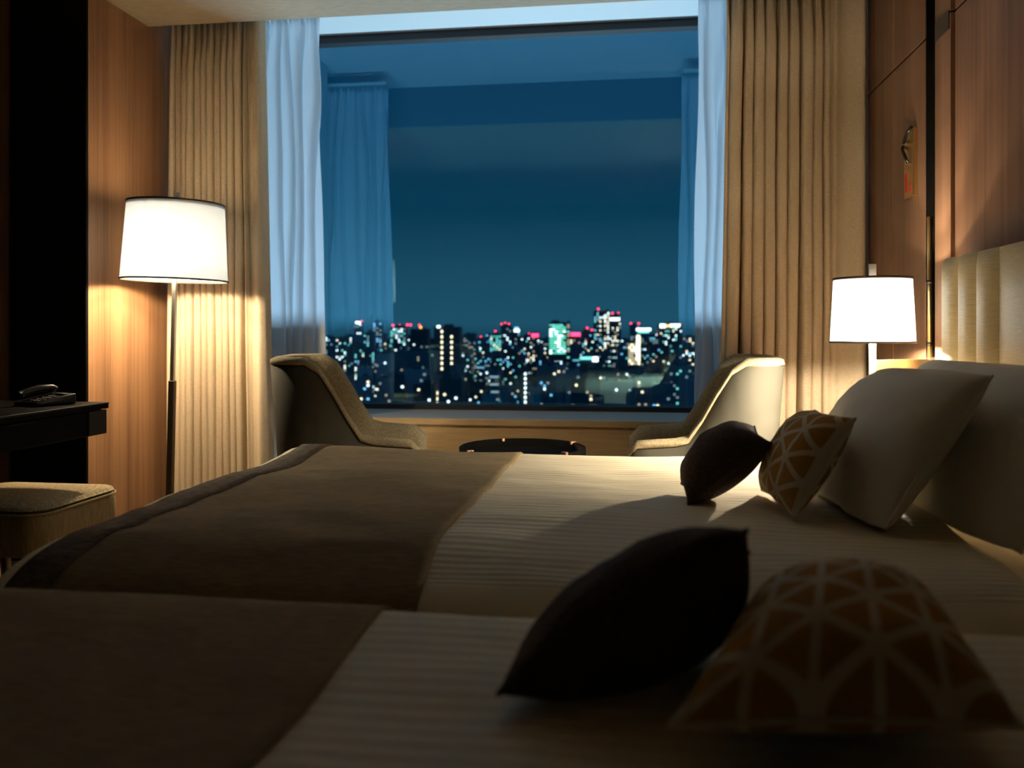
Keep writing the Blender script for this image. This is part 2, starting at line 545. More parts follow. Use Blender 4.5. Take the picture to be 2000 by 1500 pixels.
# ------------------------------------------------------------------ beds
class Soft:
    """rounded box with gentle undulation; maps a point of the sharp box to the soft surface"""
    def __init__(s, lo, hi, r_lo, r_hi, amp, seed):
        s.lo, s.hi, s.rl, s.rh, s.amp, s.seed = Vector(lo), Vector(hi), r_lo, r_hi, amp, seed
    def __call__(s, p, off=0.0):
        inner, r = [], []
        for k in range(3):
            a = s.lo[k] + s.rl[k]; b = s.hi[k] - s.rh[k]
            if p[k] < a: inner.append(a); r.append(s.rl[k])
            elif p[k] > b: inner.append(b); r.append(s.rh[k])
            else: inner.append(p[k]); r.append(1.0)
        q = Vector((p[k] - inner[k]) / r[k] for k in range(3))
        l = q.length
        if l < 1e-9:
            return Vector(p)
        q /= l
        n = Vector(q[k] / r[k] if abs(q[k]) > 1e-9 else 0 for k in range(3)).normalized()
        o = Vector(inner[k] + q[k] * r[k] for k in range(3))
        h = max(0.0, (o.z - s.lo.z) / (s.hi.z - s.lo.z)) ** 2
        x, y = o.x, o.y
        dz = s.amp * (noise.noise(Vector((x * 1.6, y * 2.2, s.seed))) * 1.2
                      + 0.35 * noise.noise(Vector((x * 5, y * 8, s.seed + 4)))
                      + 0.16 * noise.noise(Vector((x * 9, y * 26, s.seed + 9))))
        o.z += dz * h
        return o + n * off

def soft_grid(surf, name, m, parent=None, step=0.02, skip_bottom=True):
    lo, hi = surf.lo, surf.hi
    idx, vs, fs, uv = {}, [], [], []
    def vid(p):
        key = tuple(round(c, 4) for c in p)
        if key not in idx:
            idx[key] = len(vs)
            vs.append(surf(Vector(p)))
            # across-the-bed coordinate unrolled down the sides
            w = p[1]
            uv.append((p[0], w))
        return idx[key]
    nx, ny, nz = [max(2, int((hi[k] - lo[k]) / step)) for k in range(3)]
    def lin(a, b, n): return [a + (b - a) * i / n for i in range(n + 1)]
    X, Y, Z = lin(lo.x, hi.x, nx), lin(lo.y, hi.y, ny), lin(lo.z, hi.z, nz)
    for i in range(nx):
        for j in range(ny):
            fs.append((vid((X[i], Y[j], hi.z)), vid((X[i+1], Y[j], hi.z)), vid((X[i+1], Y[j+1], hi.z)), vid((X[i], Y[j+1], hi.z))))
        for k in range(nz):
            fs.append((vid((X[i], lo.y, Z[k])), vid((X[i+1], lo.y, Z[k])), vid((X[i+1], lo.y, Z[k+1])), vid((X[i], lo.y, Z[k+1]))))
            fs.append((vid((X[i], hi.y, Z[k])), vid((X[i], hi.y, Z[k+1])), vid((X[i+1], hi.y, Z[k+1])), vid((X[i+1], hi.y, Z[k]))))
    for j in range(ny):
        for k in range(nz):
            fs.append((vid((lo.x, Y[j], Z[k])), vid((lo.x, Y[j], Z[k+1])), vid((lo.x, Y[j+1], Z[k+1])), vid((lo.x, Y[j+1], Z[k]))))
            if Z[k] < 0.575: continue        # the head end lies open over the mattress
            fs.append((vid((hi.x, Y[j], Z[k])), vid((hi.x, Y[j+1], Z[k])), vid((hi.x, Y[j+1], Z[k+1])), vid((hi.x, Y[j], Z[k+1]))))
    return link_mesh(name, vs, fs, m, parent, True, uvs=uv)

def soft_strip(surf, name, m, x0, x1, off, drop, parent=None, step=0.02, thick=0.003, wob=0.0):
    """a cloth laid across the bed over its top and down both long sides by drop"""
    lo, hi = surf.lo, surf.hi
    path = []
    n = int(drop / step)
    path += [(hi.y, hi.z - drop + drop * k / n) for k in range(n)]
    ny = int((hi.y - lo.y) / step)
    path += [(hi.y + (lo.y - hi.y) * k / ny, hi.z) for k in range(ny)]
    path += [(lo.y, hi.z - drop * k / n) for k in range(n + 1)]
    nx = max(2, int((x1 - x0) / step))
    vs, fs = [], []
    for i in range(nx + 1):
        for (y, z) in path:
            x = x0 + (x1 - x0) * i / nx
            x += wob * (i / nx) * noise.noise(Vector((3.3, y * 3, surf.seed)))
            vs.append(surf(Vector((x, y, z)), off))
    P = len(path)
    for i in range(nx):
        for j in range(P - 1):
            a = i * P + j
            fs.append((a, a + 1, a + P + 1, a + P))
    o = link_mesh(name, vs, fs, m, parent, True)
    so = o.modifiers.new('thickness', 'SOLIDIFY'); so.thickness = thick; so.offset = 0
    return o

def make_bed(label, y0, y1):
    t = thing('bed', label, 'bed', (0, 0, 0))
    box('mattress', (-1.0, y0 + .14, .27), (0.925, y1 - .14, .535), M['sheet'], t, 0.05, 4)
    box('base', (-1.0, y0 + .15, .06), (0.925, y1 - .15, .268), M['plaster'], t, 0.01)
    for x in (-0.95, 0.85):
        for y in (y0 + .17, y1 - .17):
            lathe('leg', [(0, 0), (.022, 0), (.028, .06), (0, .06)], M['black_frame'], t, 12, (x, y, 0))
    return t

FAR = Soft((-1.14, 1.268, .20), (0.67, 2.80, .600), (.085, .27, .02), (.06, .20, .11), 0.016, 1.7)
NEAR = Soft((-1.14, -0.40, .20), (0.67, 1.222, .598), (.085, .20, .02), (.06, .13, .11), 0.010, 7.1)
for S, (bl, dl, rl) in ((FAR, ('hotel bed nearer the window with pillows against the headboard',
                               'white sateen-striped duvet on the bed nearer the window',
                               'brown velvet bed runner across the bed nearer the window')),
                        (NEAR, ('hotel bed in the foreground under two cushions',
                                'white sateen-striped duvet on the foreground bed',
                                'brown velvet bed runner across the foreground bed, blurred'))):
    make_bed(bl, S.lo.y, S.hi.y)
    tag(soft_grid(S, 'duvet', M['duvet']), dl, 'duvet')
    r = soft_strip(S, 'bed_runner', M['runner'], -0.970, -0.325, 0.004, 0.22, wob=0.02)
    tag(r, rl, 'bed runner')
    soft_strip(S, 'border', M['runner_edge'], -1.045, -0.965, 0.0075, 0.22, r, thick=0.004)['label'] = 'darker patterned border band'

# ------------------------------------------------------------------ headboard
hb = thing('headboard', 'tall cream silk headboard with vertical upholstered channels', 'headboard', (0.95, 0, 0))
HT = CZ + 0.222
box('back_board', (0.055, YB + .5, .30), (0.098, 2.765, HT - .012), M['bronze'], hb)
def channel(y0, y1):
    n, vs, fs = 10, [], []
    zs = [0.32, 0.36] + [0.36 + (HT - 0.40) * k / 6 for k in range(1, 7)] + [HT - .012, HT]
    for z in zs:
        edge = min(1.0, (HT - z) / 0.03, (z - .32) / .03)
        for i in range(n + 1):
            q = i / n
            d = (1 - abs(2 * q - 1) ** 3.0) * 0.020 * (0.25 + 0.75 * math.sqrt(max(0, edge)))
            vs.append((0.020 - d, y0 + (y1 - y0) * q, z))
    N1 = n + 1
    for j in range(len(zs) - 1):
        for i in range(n):
            a = j * N1 + i
            fs.append((a, a + N1, a + N1 + 1, a + 1))
    # back and sides
    base = len(vs)
    for z in (zs[0], zs[-1]):
        vs.append((0.056, y0, z)); vs.append((0.056, y1, z))
    L_ = (len(zs) - 1) * N1
    fs.append(tuple([base + 2, base + 3] + [L_ + i for i in range(n, -1, -1)]))
    fs.append(tuple([base + 1, base] + [i for i in range(N1)]))
    fs.append(tuple([base, base + 2] + [j * N1 for j in range(len(zs) - 1, -1, -1)]))
    fs.append(tuple([base + 3, base + 1] + [j * N1 + n for j in range(len(zs))]))
    return link_mesh('channel_panel', vs, fs, M['headboard'], hb, True)
ys = [2.77, 2.64, 2.51, 2.378]
y = 2.378
while y > -0.9:
    y -= 0.62
    ys.append(y)
for a, b in zip(ys[1:], ys[:-1]):
    o = channel(a + .001, b - .001)
    mo = o.modifiers.new('es', 'EDGE_SPLIT'); mo.split_angle = math.radians(50)
sw = thing('wall_switch', 'small brass switch plate beside the end of the headboard', 'switch', (XR - .012, 2.86, CZ + .045))
box('plate', (-.006, -.022, -.05), (0, .022, .05), M['brass'], sw, 0.002, 1)
box('rocker', (-.010, -.010, -.02), (-.005, .010, .02), M['brass'], sw, 0.002, 1)

# ------------------------------------------------------------------ pillows and cushions
def pillow(name, label, cat, nb, nt_, ft, fb, tf, tb, m, pinch=0.10, n=30, piping=None, wr=0.004, seed=0.0, ex=0.5, group=None, sag=1.0, settle=1.0, zmin=CZ - .388):
    """corners: near-bottom, near-top, far-top, far-bottom; tf/tb: bulge in front and behind"""
    nb, nt_, ft, fb = map(Vector, (nb, nt_, ft, fb))
    nrm = (nt_ - nb).cross(fb - nb).normalized()
    if nrm.dot(Vector((-1, -.4, .9))) < 0: nrm = -nrm
    wU, wV = (fb - nb).length, (nt_ - nb).length
    c = (nb + nt_ + ft + fb) / 4
    def mid(u, v):
        U, V = 2 * u - 1, 2 * v - 1
        U *= 1 - pinch * (1 - V * V) ** 1.2
        V *= 1 - pinch * (1 - (2 * u - 1) ** 2) ** 1.2
        u2, v2 = (U + 1) / 2, (V + 1) / 2
        return (nb * (1 - u2) + fb * u2) * (1 - v2) + (nt_ * (1 - u2) + ft * u2) * v2
    def prof(u, v):
        U, V = 2 * u - 1, 2 * v ** sag - 1
        return max(0, (1 - abs(U) ** 2.2) * (1 - abs(V) ** 2.2)) ** ex
    vs, uv, fs, idx = [], [], [], {}
    def vid(i, j, side):
        edge = i in (0, n) or j in (0, n)
        key = (i, j, 0 if edge else side)
        if key in idx: return idx[key]
        # denser sampling towards the seams
        u = (1 - math.cos(math.pi * i / n)) / 2; v = (1 - math.cos(math.pi * j / n)) / 2
        p = mid(u, v)
        if not edge:
            f = prof(u, v)
            w = wr * (noise.noise(Vector((u * 5, v * 5, seed + side))) + 0.5 * noise.noise(Vector((u * 13, v * 13, seed + side))))
            if side > 0:                     # the filling settles: low down the bulge sinks instead of rising
                dirn = Vector((nrm.x, nrm.y, nrm.z * (1 - 1.45 * max(0, 1 - v) ** 1.5 * settle)))
                p = p + dirn * (tf * f + w * min(1, f * 2))
            else:
                p = p - nrm * (tb * f)
            p.z = max(p.z, zmin)
        idx[key] = len(vs)
        vs.append(p - c)
        uv.append((u * wU, v * wV))
        return idx[key]
    for side in (1, -1):
        for i in range(n):
            for j in range(n):
                q = (vid(i, j, side), vid(i + 1, j, side), vid(i + 1, j + 1, side), vid(i, j + 1, side))
                fs.append(q if side > 0 else q[::-1])
    o = link_mesh(name, vs, fs, m, None, True, uvs=uv)
    o.location = c
    tag(o, label, cat, group)
    if piping:
        loop = []
        S = [(1 - math.cos(math.pi * i / 24)) / 2 for i in range(24)]
        loop += [mid(s, 0) - c for s in S] + [mid(1, s) - c for s in S] + [mid(1 - s, 1) - c for s in S] + [mid(0, 1 - s) - c for s in S]
        tube('seam_piping', loop, piping[1], piping[0], o, 6, True)
    return o

R = lambda x, y, z: (x, y, CZ + z)
# far bed
pillow('pillow', 'white pillow leaning on the silk headboard, behind the other white pillow', 'pillow',
       R(.69, 1.60, -.392), R(.865, 1.62, -.075), R(.872, 2.56, -.085), R(.69, 2.52, -.392), .135, .045, M['pillow'], 0.05, sag=.75, ex=.42, piping=(M['pillow'], .003), seed=2.0, wr=.006)
pillow('pillow', 'white pillow propped upright between the yellow lattice cushion and the rear pillow', 'pillow',
       R(.483, 1.675, -.372), R(.69, 1.72, -.085), R(.671, 2.27, -.105), R(.47, 2.35, -.37), .122, .066, M['pillow'], 0.06, sag=.8, ex=.44, piping=(M['pillow'], .003), seed=5.0, wr=.008)
pillow('cushion', 'mustard cushion with cream lattice print standing against the white pillow', 'cushion',
       R(.327, 1.735, -.368), R(.455, 1.78, -.176), R(.433, 2.05, -.185), R(.31, 2.03, -.37), .080, .045, M['lattice'], 0.09, settle=0.6, piping=(M['lattice'], .003), seed=8.0)
pillow('cushion', 'small dark brown woven cushion leaning on the lattice cushion on the far bed', 'cushion',
       R(.130, 1.858, -.372), R(.310, 1.895, -.243), R(.304, 2.10, -.23), R(.129, 2.07, -.366), .085, .050, M['brown'], 0.09, piping=(M['brown'], .003), seed=11.0, settle=0.2)
# near bed
pillow('cushion', 'blurred dark brown cushion in the foreground leaning on the yellow cushion', 'cushion',
       R(-.129, .84, -.365), R(.123, .90, -.206), R(.15, 1.08, -.275), R(-.10, 1.06, -.362), .060, .095, M['brown'], 0.09, settle=0.3, piping=(M['brown'], .003), seed=14.0)
pillow('cushion', 'blurred mustard lattice cushion lying in the foreground at the frame edge', 'cushion',
       R(.037, .735, -.338), R(.150, 1.03, -.318), R(.350, 1.07, -.318), R(.336, .775, -.338), .085, .045, M['lattice'], 0.07, settle=0.0, piping=(M['lattice'], .003), seed=17.0)

# ------------------------------------------------------------------ lamps
def shade_parts(t, rb, rt, z0, z1, m, trim):
    lathe('lamp_shade', [(rb, z0), (rt, z1)], m, t, 64)
    lathe('shade_trim', [(rb - .003, z0), (rb + .003, z0), (rb + .003, z0 + .007), (rb - .003, z0 + .007), (rb - .003, z0)], trim, t, 64)
    lathe('shade_trim', [(rt - .003, z1 - .006), (rt + .003, z1 - .006), (rt + .003, z1 + .001), (rt - .003, z1 + .001), (rt - .003, z1 - .006)], trim, t, 64)
    zs = z1 - .03
    for k in range(3):
        a = 2 * math.pi * k / 3 + 0.4
        tube('spider_arm', [(0.008 * math.cos(a), 0.008 * math.sin(a), zs), ((rt - .001) * math.cos(a), (rt - .001) * math.sin(a), zs)], .0018, M['steel'], t, 6)

fl = thing('floor_lamp', 'tall floor lamp with white drum shade beside the wood wall and curtain', 'floor lamp', (-1.984, 3.45, 0))
fl.rotation_euler = (0, 0.0245, 0)
lathe('base', [(0, 0), (.14, 0), (.14, .012), (.02, .018), (0, .018)], M['bronze'], fl, 48)
box('pole_sleeve', (-.013, -.013, .016), (.013, .013, CZ - .215), M['bronze'], fl, .002, 1)
box('pole', (-.009, -.009, CZ - .216), (.009, .009, CZ + .585), M['steel'], fl, .002, 1)
box('finial', (-.013, -.006, CZ + .54), (.013, .006, CZ + .605), M['steel'], fl, .002, 1)
shade_parts(fl, .220, .200, CZ + .219, CZ + .556, M['shade'], M['shade_trim'])
for zb_, rb_ in ((.295, .031), (.44, .023)):  # the upper, smaller bulb is added to make the shade glow
    bm = bmesh.new(); bmesh.ops.create_icosphere(bm, subdivisions=2, radius=rb_)
    for v in bm.verts: v.co += Vector((0, -.052, CZ + zb_))
    bm_obj('bulb', bm, M['bulb_warm'], fl, True)
lathe('added_diffuser', [(0.012, CZ + .535), (.196, CZ + .535)], M['shade_top'], fl, 48)  # unseen disc added to hold back direct light going up
box('bulb_holder', (-.012, -.064, CZ + .345), (.012, -.009, CZ + .395), M['steel'], fl, .003, 1)

wlp = thing('wall_lamp', 'swing-arm wall lamp with white drum shade beside the headboard', 'wall lamp', (0.817, 2.98, 0))
box('stem', (-.012, -.005, CZ - .152), (.012, .005, CZ + .227), M['steel'], wlp, .0015, 1)
am = box('arm', (.012, -.008, CZ - .1326), (.262, .008, CZ - .0965), M['brass'], wlp, .002, 1)
am.rotation_euler = (0, 0, math.atan2(.14, .229))
lathe('mounting_rod', [(0, CZ - .16), (.009, CZ - .16), (.009, CZ + .40), (0, CZ + .40)], M['brass'], wlp, 20, (.229, 0.14, 0))
for z in (-.046, .172):
    lathe('collar', [(0, CZ + z - .006), (.0115, CZ + z - .006), (.0115, CZ + z + .006), (0, CZ + z + .006)], M['bronze'], wlp, 20, (.229, 0.14, 0))
box('wall_bracket', (.222, .128, CZ - .14), (.262, .152, CZ - .09), M['brass'], wlp, .002, 1)
shade_parts(wlp, .134, .123, CZ - .040, CZ + .179, M['shade_cool'], M['shade_trim'])
lathe('added_diffuser', [(0.010, CZ + .165), (.120, CZ + .165)], M['shade_top_thin'], wlp, 48)  # unseen thin disc added to soften the upward light on the wall
for zb_, rb_ in ((-.006, .020), (.11, .011)):  # lower bulb lights the room; the higher one is added for shade glow
    bm = bmesh.new(); bmesh.ops.create_icosphere(bm, subdivisions=2, radius=rb_)
    for v in bm.verts: v.co += Vector((0, -.032, CZ + zb_))
    bm_obj('bulb', bm, M['bulb_wall'], wlp, True)
box('bulb_holder', (-.010, -.042, CZ + .035), (.010, -.004, CZ + .060), M['steel'], wlp, .003, 1)

# ------------------------------------------------------------------ hanging plaque on the right wall
pq = thing('wall_plaque', 'narrow gilt plaque with red marks and a black sprig on the wood wall', 'plaque', (XR - .001, 3.305, CZ + .62))
box('board', (-.014, -.052, -.125), (0, .052, .125), M['brass'], pq, .002, 1)
M['red'] = mat('red_lacquer', (0.35, 0.03, 0.01), 0.5)
box('red_mark', (-.0155, -.030, -.105), (-.0135, -.008, -.085), M['red'], pq)
box('red_mark', (-.0155, .014, -.10), (-.0135, .040, -.03), M['red'], pq)
for pts in ([(-.016, .045, .10), (-.026, .02, .085), (-.026, -.015, .112), (-.018, -.045, .128)],
            [(-.018, .055, .075), (-.028, .03, .06), (-.026, .005, .03), (-.018, .0, .005)]):
    tube('black_sprig', pts, .006, M['plastic'], pq, 8)

# ------------------------------------------------------------------ armchairs
def armchair(label, loc, rz):
    t = thing('armchair', label, 'armchair', loc, rz, None)
    L_, Wd, Rr = 0.56, 0.285, 0.13
    pts = []
    # plan curve of the outer shell: front of one arm, round the back, front of the other
    for k in range(9): pts.append((L_ - (L_ - Rr) * k / 9, -Wd))
    for k in range(9):
        a = math.pi / 2 * k / 9
        pts.append((Rr - Rr * math.sin(a), -Wd + Rr - Rr * math.cos(a)))
    for k in range(7): pts.append((0, -Wd + Rr + (2 * Wd - 2 * Rr) * k / 6))
    half = pts[:18]
    pts += [(x, -y_) for x, y_ in half[::-1]]
    def top(x):
        hb_, ha = 0.865, 0.545
        if x < 0.15: return hb_
        if x < 0.33:
            q = (x - .15) / .18
            q = q * q * (3 - 2 * q) * 0.45 + q * 0.55
            return hb_ + (ha + .015 - hb_) * q
        if x < L_ - .05: return ha + .015 * (1 - (x - .33) / (L_ - .38))
        q = (x - L_ + .05) / .05
        return ha - 0.05 * q * q
    n = len(pts)
    def nrm(i):
        a = Vector(pts[max(0, i - 1)]); b = Vector(pts[min(n - 1, i + 1)])
        d = (b - a).normalized()
        return Vector((-d.y, d.x))          # towards the inside
    def loft(secs, name, m):
        P = len(secs[0]); vs = [p for s in secs for p in s]; fs = []
        for i in range(len(secs) - 1):
            for j in range(P):
                a = i * P + j; b = i * P + (j + 1) % P
                fs.append((a, b, b + P, a + P))
        fs.append(tuple(range(P))[::-1]); fs.append(tuple((len(secs) - 1) * P + j for j in range(P)))
        return link_mesh(name, vs, fs, m, t, True)
    sh, pd = [], []
    for i, (x, y_) in enumerate(pts):
        nn = nrm(i)
        if nn.dot(Vector((0.3 - x, -y_))) < 0: nn = -nn
        h = top(x)
        back = max(0, 1 - x / 0.30)
        def P3(inset, z):
            lean = -0.045 * back * max(0, (z - .25) / .62)
            return Vector((x + nn.x * inset + lean, y_ + nn.y * inset, z))
        sh.append([P3(0.015, .17), P3(0, .22), P3(0, (h + .2) / 2), P3(0, h - .018), P3(.012, h - .018), P3(.012, (h + .2) / 2), P3(.03, .17)])
        w = 0.062
        pd.append([P3(.010, .30), P3(.010, h - .016), P3(-.003, h - .012), P3(.002, h + .006), P3(.022, h + .016), P3(.045, h + .008),
                   P3(w, h - .022), P3(w + .01, (h + .42) / 2), P3(w + .006, .40), P3(w, .30)])
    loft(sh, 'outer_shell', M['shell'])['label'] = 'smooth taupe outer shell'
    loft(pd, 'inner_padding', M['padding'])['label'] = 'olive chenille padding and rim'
    box('seat_cushion', (0.07, -.215, .29), (L_ + .03, .215, .435), M['padding'], t, .04, 4)
    box('seat_frame', (0.05, -.25, .20), (L_ - .02, .25, .29), M['shell'], t, .02, 2)
    for (lx, ly) in ((.09, -.2), (.09, .2), (.5, -.22), (.5, .22)):
        lathe('leg', [(0, 0), (.010, 0), (.018, .21), (0, .21)], M['bronze'], t, 14, (lx, ly, 0))
    return t
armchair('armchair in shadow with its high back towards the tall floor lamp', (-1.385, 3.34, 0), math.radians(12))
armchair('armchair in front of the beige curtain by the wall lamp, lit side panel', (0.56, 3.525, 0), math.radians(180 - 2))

# ------------------------------------------------------------------ round table
tb = thing('coffee_table', 'small round black table with raised rim in front of the window wall', 'table', (-0.425, 3.43, 0))
lathe('tray_top', [(0, .478), (.245, .478), (.245, .507), (.252, .511), (.259, .507), (.259, .440), (.250, .436), (0, .436)], M['lacquer'], tb, 72)
for k, a in enumerate((-0.73, 0.66, 2.05, 3.87)):
    bx = box('corner_clip', (.236, -.006, .500), (.262, .006, .5135), M['copper'], tb, .001, 1)
    bx.rotation_euler = (0, 0, a)
    bx2 = box('corner_clip', (.2575, -.006, .440), (.262, .006, .506), M['copper'], tb, .001, 1)
    bx2.rotation_euler = (0, 0, a)
    tube('leg', [(.235 * math.cos(a), .235 * math.sin(a), .44), (.20 * math.cos(a), .20 * math.sin(a), 0)], .009, M['bronze'], tb, 10)
lathe('lower_ring', [(.205, .09), (.217, .09), (.217, .10), (.205, .10), (.205, .09)], M['bronze'], tb, 48)

# ------------------------------------------------------------------ desk alcove
dk = thing('desk', 'black lacquer wall-hung desk with drawer front in the dark alcove', 'desk', (XL + .002, 2.0, 0))
DZ = CZ - .25
box('desk_top', (0.0, -1.5, DZ - .022), (.80, .77, DZ), M['lacquer'], dk, .002, 1)
box('apron', (.02, -1.48, DZ - .112), (.775, .765, DZ - .0225), M['lacquer'], dk, .002, 1)
for (a, b) in ((-1.46, -.72), (-.71, .03), (.04, .66)):
    dr = box('drawer_front', (.776, a, DZ - .110), (.792, b, DZ - .026), M['lacquer'], dk, .002, 1)
    box('pull_groove', (.792, (a + b) / 2 - .06, DZ - .034), (.7935, (a + b) / 2 + .06, DZ - .030), M['dark_edge'], dr)
box('end_panel', (.776, .665, DZ - .110), (.796, .765, DZ - .026), M['dark_edge'], dk, .002, 1)
box('edge_strip', (.7985, -1.5, DZ - .006), (.8015, .77, DZ - .001), M['dark_edge'], dk)

ph = thing('telephone', 'black desk telephone with handset on the dark desk', 'telephone', (-1.96, 2.63, DZ), math.radians(-20))
bm = bmesh.new()
vs = [(-.085, -.10, .001), (.085, -.10, .001), (.085, .10, .001), (-.085, .10, .001),
      (-.085, -.10, .020), (.085, -.10, .020), (.085, .10, .052), (-.085, .10, .052)]
bv = [bm.verts.new(v) for v in vs]
for f in ((3, 2, 1, 0), (4, 5, 6, 7), (0, 1, 5, 4), (1, 2, 6, 5), (2, 3, 7, 6), (3, 0, 4, 7)):
    bm.faces.new([bv[i] for i in f])
bmesh.ops.bevel(bm, geom=list(bm.edges), offset=.006, segments=2, profile=.5, affect='EDGES')
bm_obj('body', bm, M['plastic'], ph, True)
hs = tube('handset', [(-.055, -.088, .050), (-.056, -.07, .060), (-.057, 0, .076), (-.058, .07, .076), (-.058, .09, .066)], .017, M['plastic'], ph, 12)
for i in range(3):
    for j in range(4):
        x, y_ = .005 + i * .024, -.07 + j * .028
        z = .020 + (y_ + .10) * .16
        box('key', (x - .008, y_ - .008, z - .002), (x + .008, y_ + .008, z + .004), M['keys'], ph, .0015, 1)
box('screen', (.0, .05, .043), (.06, .085, .052), M['keys'], ph, .002, 1)

ph.scale = (0.72, 0.72, 0.72)
st = thing('stool', 'square chenille-topped stool tucked beside the dark desk', 'stool', (-2.0, 2.56, 0))
def rounded_block(name, lx, ly, z0, z1, rc, m, parent, crown=0.0, edge=0.012):
    n, out = 8, []
    for cx, cy, a0 in ((lx - rc, ly - rc, 0), (-lx + rc, ly - rc, 90), (-lx + rc, -ly + rc, 180), (lx - rc, -ly + rc, 270)):
        for k in range(n + 1):
            a = math.radians(a0 + 90 * k / n)
            out.append((cx, cy, math.cos(a), math.sin(a)))
    rings = [(rc - edge, z0), (rc, z0 + edge), (rc, z1 - edge), (rc - edge * .3, z1 - edge * .3), (rc - edge, z1)]
    vs, fs = [], []
    for r, z in rings:
        for cx, cy, ca, sa in out:
            vs.append((cx + r * ca, cy + r * sa, z))
    # shrinking inner rings crown the top
    for s, dz in ((.82, .5), (.6, .75), (.35, .93), (.1, 1.0)):
        for cx, cy, ca, sa in out:
            vs.append(((cx + (rc - edge) * ca) * s, (cy + (rc - edge) * sa) * s, z1 + crown * dz))
    P = len(out); K = len(rings) + 4
    for j in range(K - 1):
        for i in range(P):
            a, b = j * P + i, j * P + (i + 1) % P
            fs.append((a, b, b + P, a + P))
    fs.append(tuple(range(P))[::-1]); fs.append(tuple((K - 1) * P + i for i in range(P)))
    return link_mesh(name, vs, fs, m, parent, True)
rounded_block('upholstered_side', .235, .215, .285, .418, .07, M['stool_side'], st)
rounded_block('seat_pad', .232, .212, .418, .440, .07, M['stool'], st, .012)
lp = []
for cx, cy, a0 in ((.165, .145, 0), (-.165, .145, 90), (-.165, -.145, 180), (.165, -.145, 270)):
    for k in range(9):
        a = math.radians(a0 + 90 * k / 8)
        lp.append((cx + .071 * math.cos(a), cy + .071 * math.sin(a), .4185))
tube('seam_piping', lp, .004, M['stool_side'], st, 6, True)
for sx in (-.18, .18):
    for sy in (-.16, .16):
        lathe('leg', [(0, 0), (.012, 0), (.02, .287), (0, .287)], M['bronze'], st, 12, (sx, sy, 0))

# ------------------------------------------------------------------ the city below
GZ = -100.0
struct(box('ground', (-6000, 120, GZ - 5), (6000, 12000, GZ), mat('dark_city_ground', (0.06, 0.07, 0.08), 0.9)), 'dark city ground far below the window')
BODY = {
    'dark': mat('dark_facade', (0.20, 0.23, 0.26), 0.6),
    'mid': mat('grey_facade', (0.42, 0.45, 0.50), 0.7),
    'pale': mat('pale_facade', (0.80, 0.80, 0.83), 0.7),
    'blue': mat('blue_glass_facade', (0.20, 0.36, 0.50), 0.4),
}
CITY_E = 3.5
LIT = {
    'cream': emit('lit_cream', (1.0, 0.86, 0.55), CITY_E),
    'white': emit('lit_white', (0.80, 0.98, 1.0), CITY_E * 1.2),
    'teal': emit('lit_teal', (0.22, 0.95, 0.85), CITY_E * 0.55),
    'green': emit('lit_green', (0.18, 0.95, 0.62), CITY_E * 0.45),
    'blue': emit('lit_blue', (0.18, 0.62, 1.0), CITY_E * 0.7),
    'amber': emit('lit_amber', (1.0, 0.42, 0.10), CITY_E),
    'dim': emit('lit_dim', (0.55, 0.80, 0.85), CITY_E * 0.22),
    'dimcream': emit('lit_dimcream', (0.9, 0.75, 0.5), CITY_E * 0.3),
    'red': emit('beacon_red', (1.0, 0.03, 0.10), 7.0),
}

class Boxes:
    def __init__(s): s.v, s.f, s.k, s.m = [], [], [], []
    def add(s, lo, hi, m):
        if m not in s.m: s.m.append(m)
        b = len(s.v)
        for z in (lo[2], hi[2]):
            s.v += [(lo[0], lo[1], z), (hi[0], lo[1], z), (hi[0], hi[1], z), (lo[0], hi[1], z)]
        for f in ((0, 1, 5, 4), (1, 2, 6, 5), (3, 0, 4, 7), (4, 5, 6, 7), (3, 2, 1, 0)):
            s.f.append(tuple(b + i for i in f)); s.k.append(s.m.index(m))
    def build(s, name, parent, stuff=True):
        if not s.v: return None
        o = link_mesh(name, s.v, s.f, None, parent, mats=[LIT[m] for m in s.m], fmat=s.k)
        if stuff: o['kind'] = 'stuff'
        return o

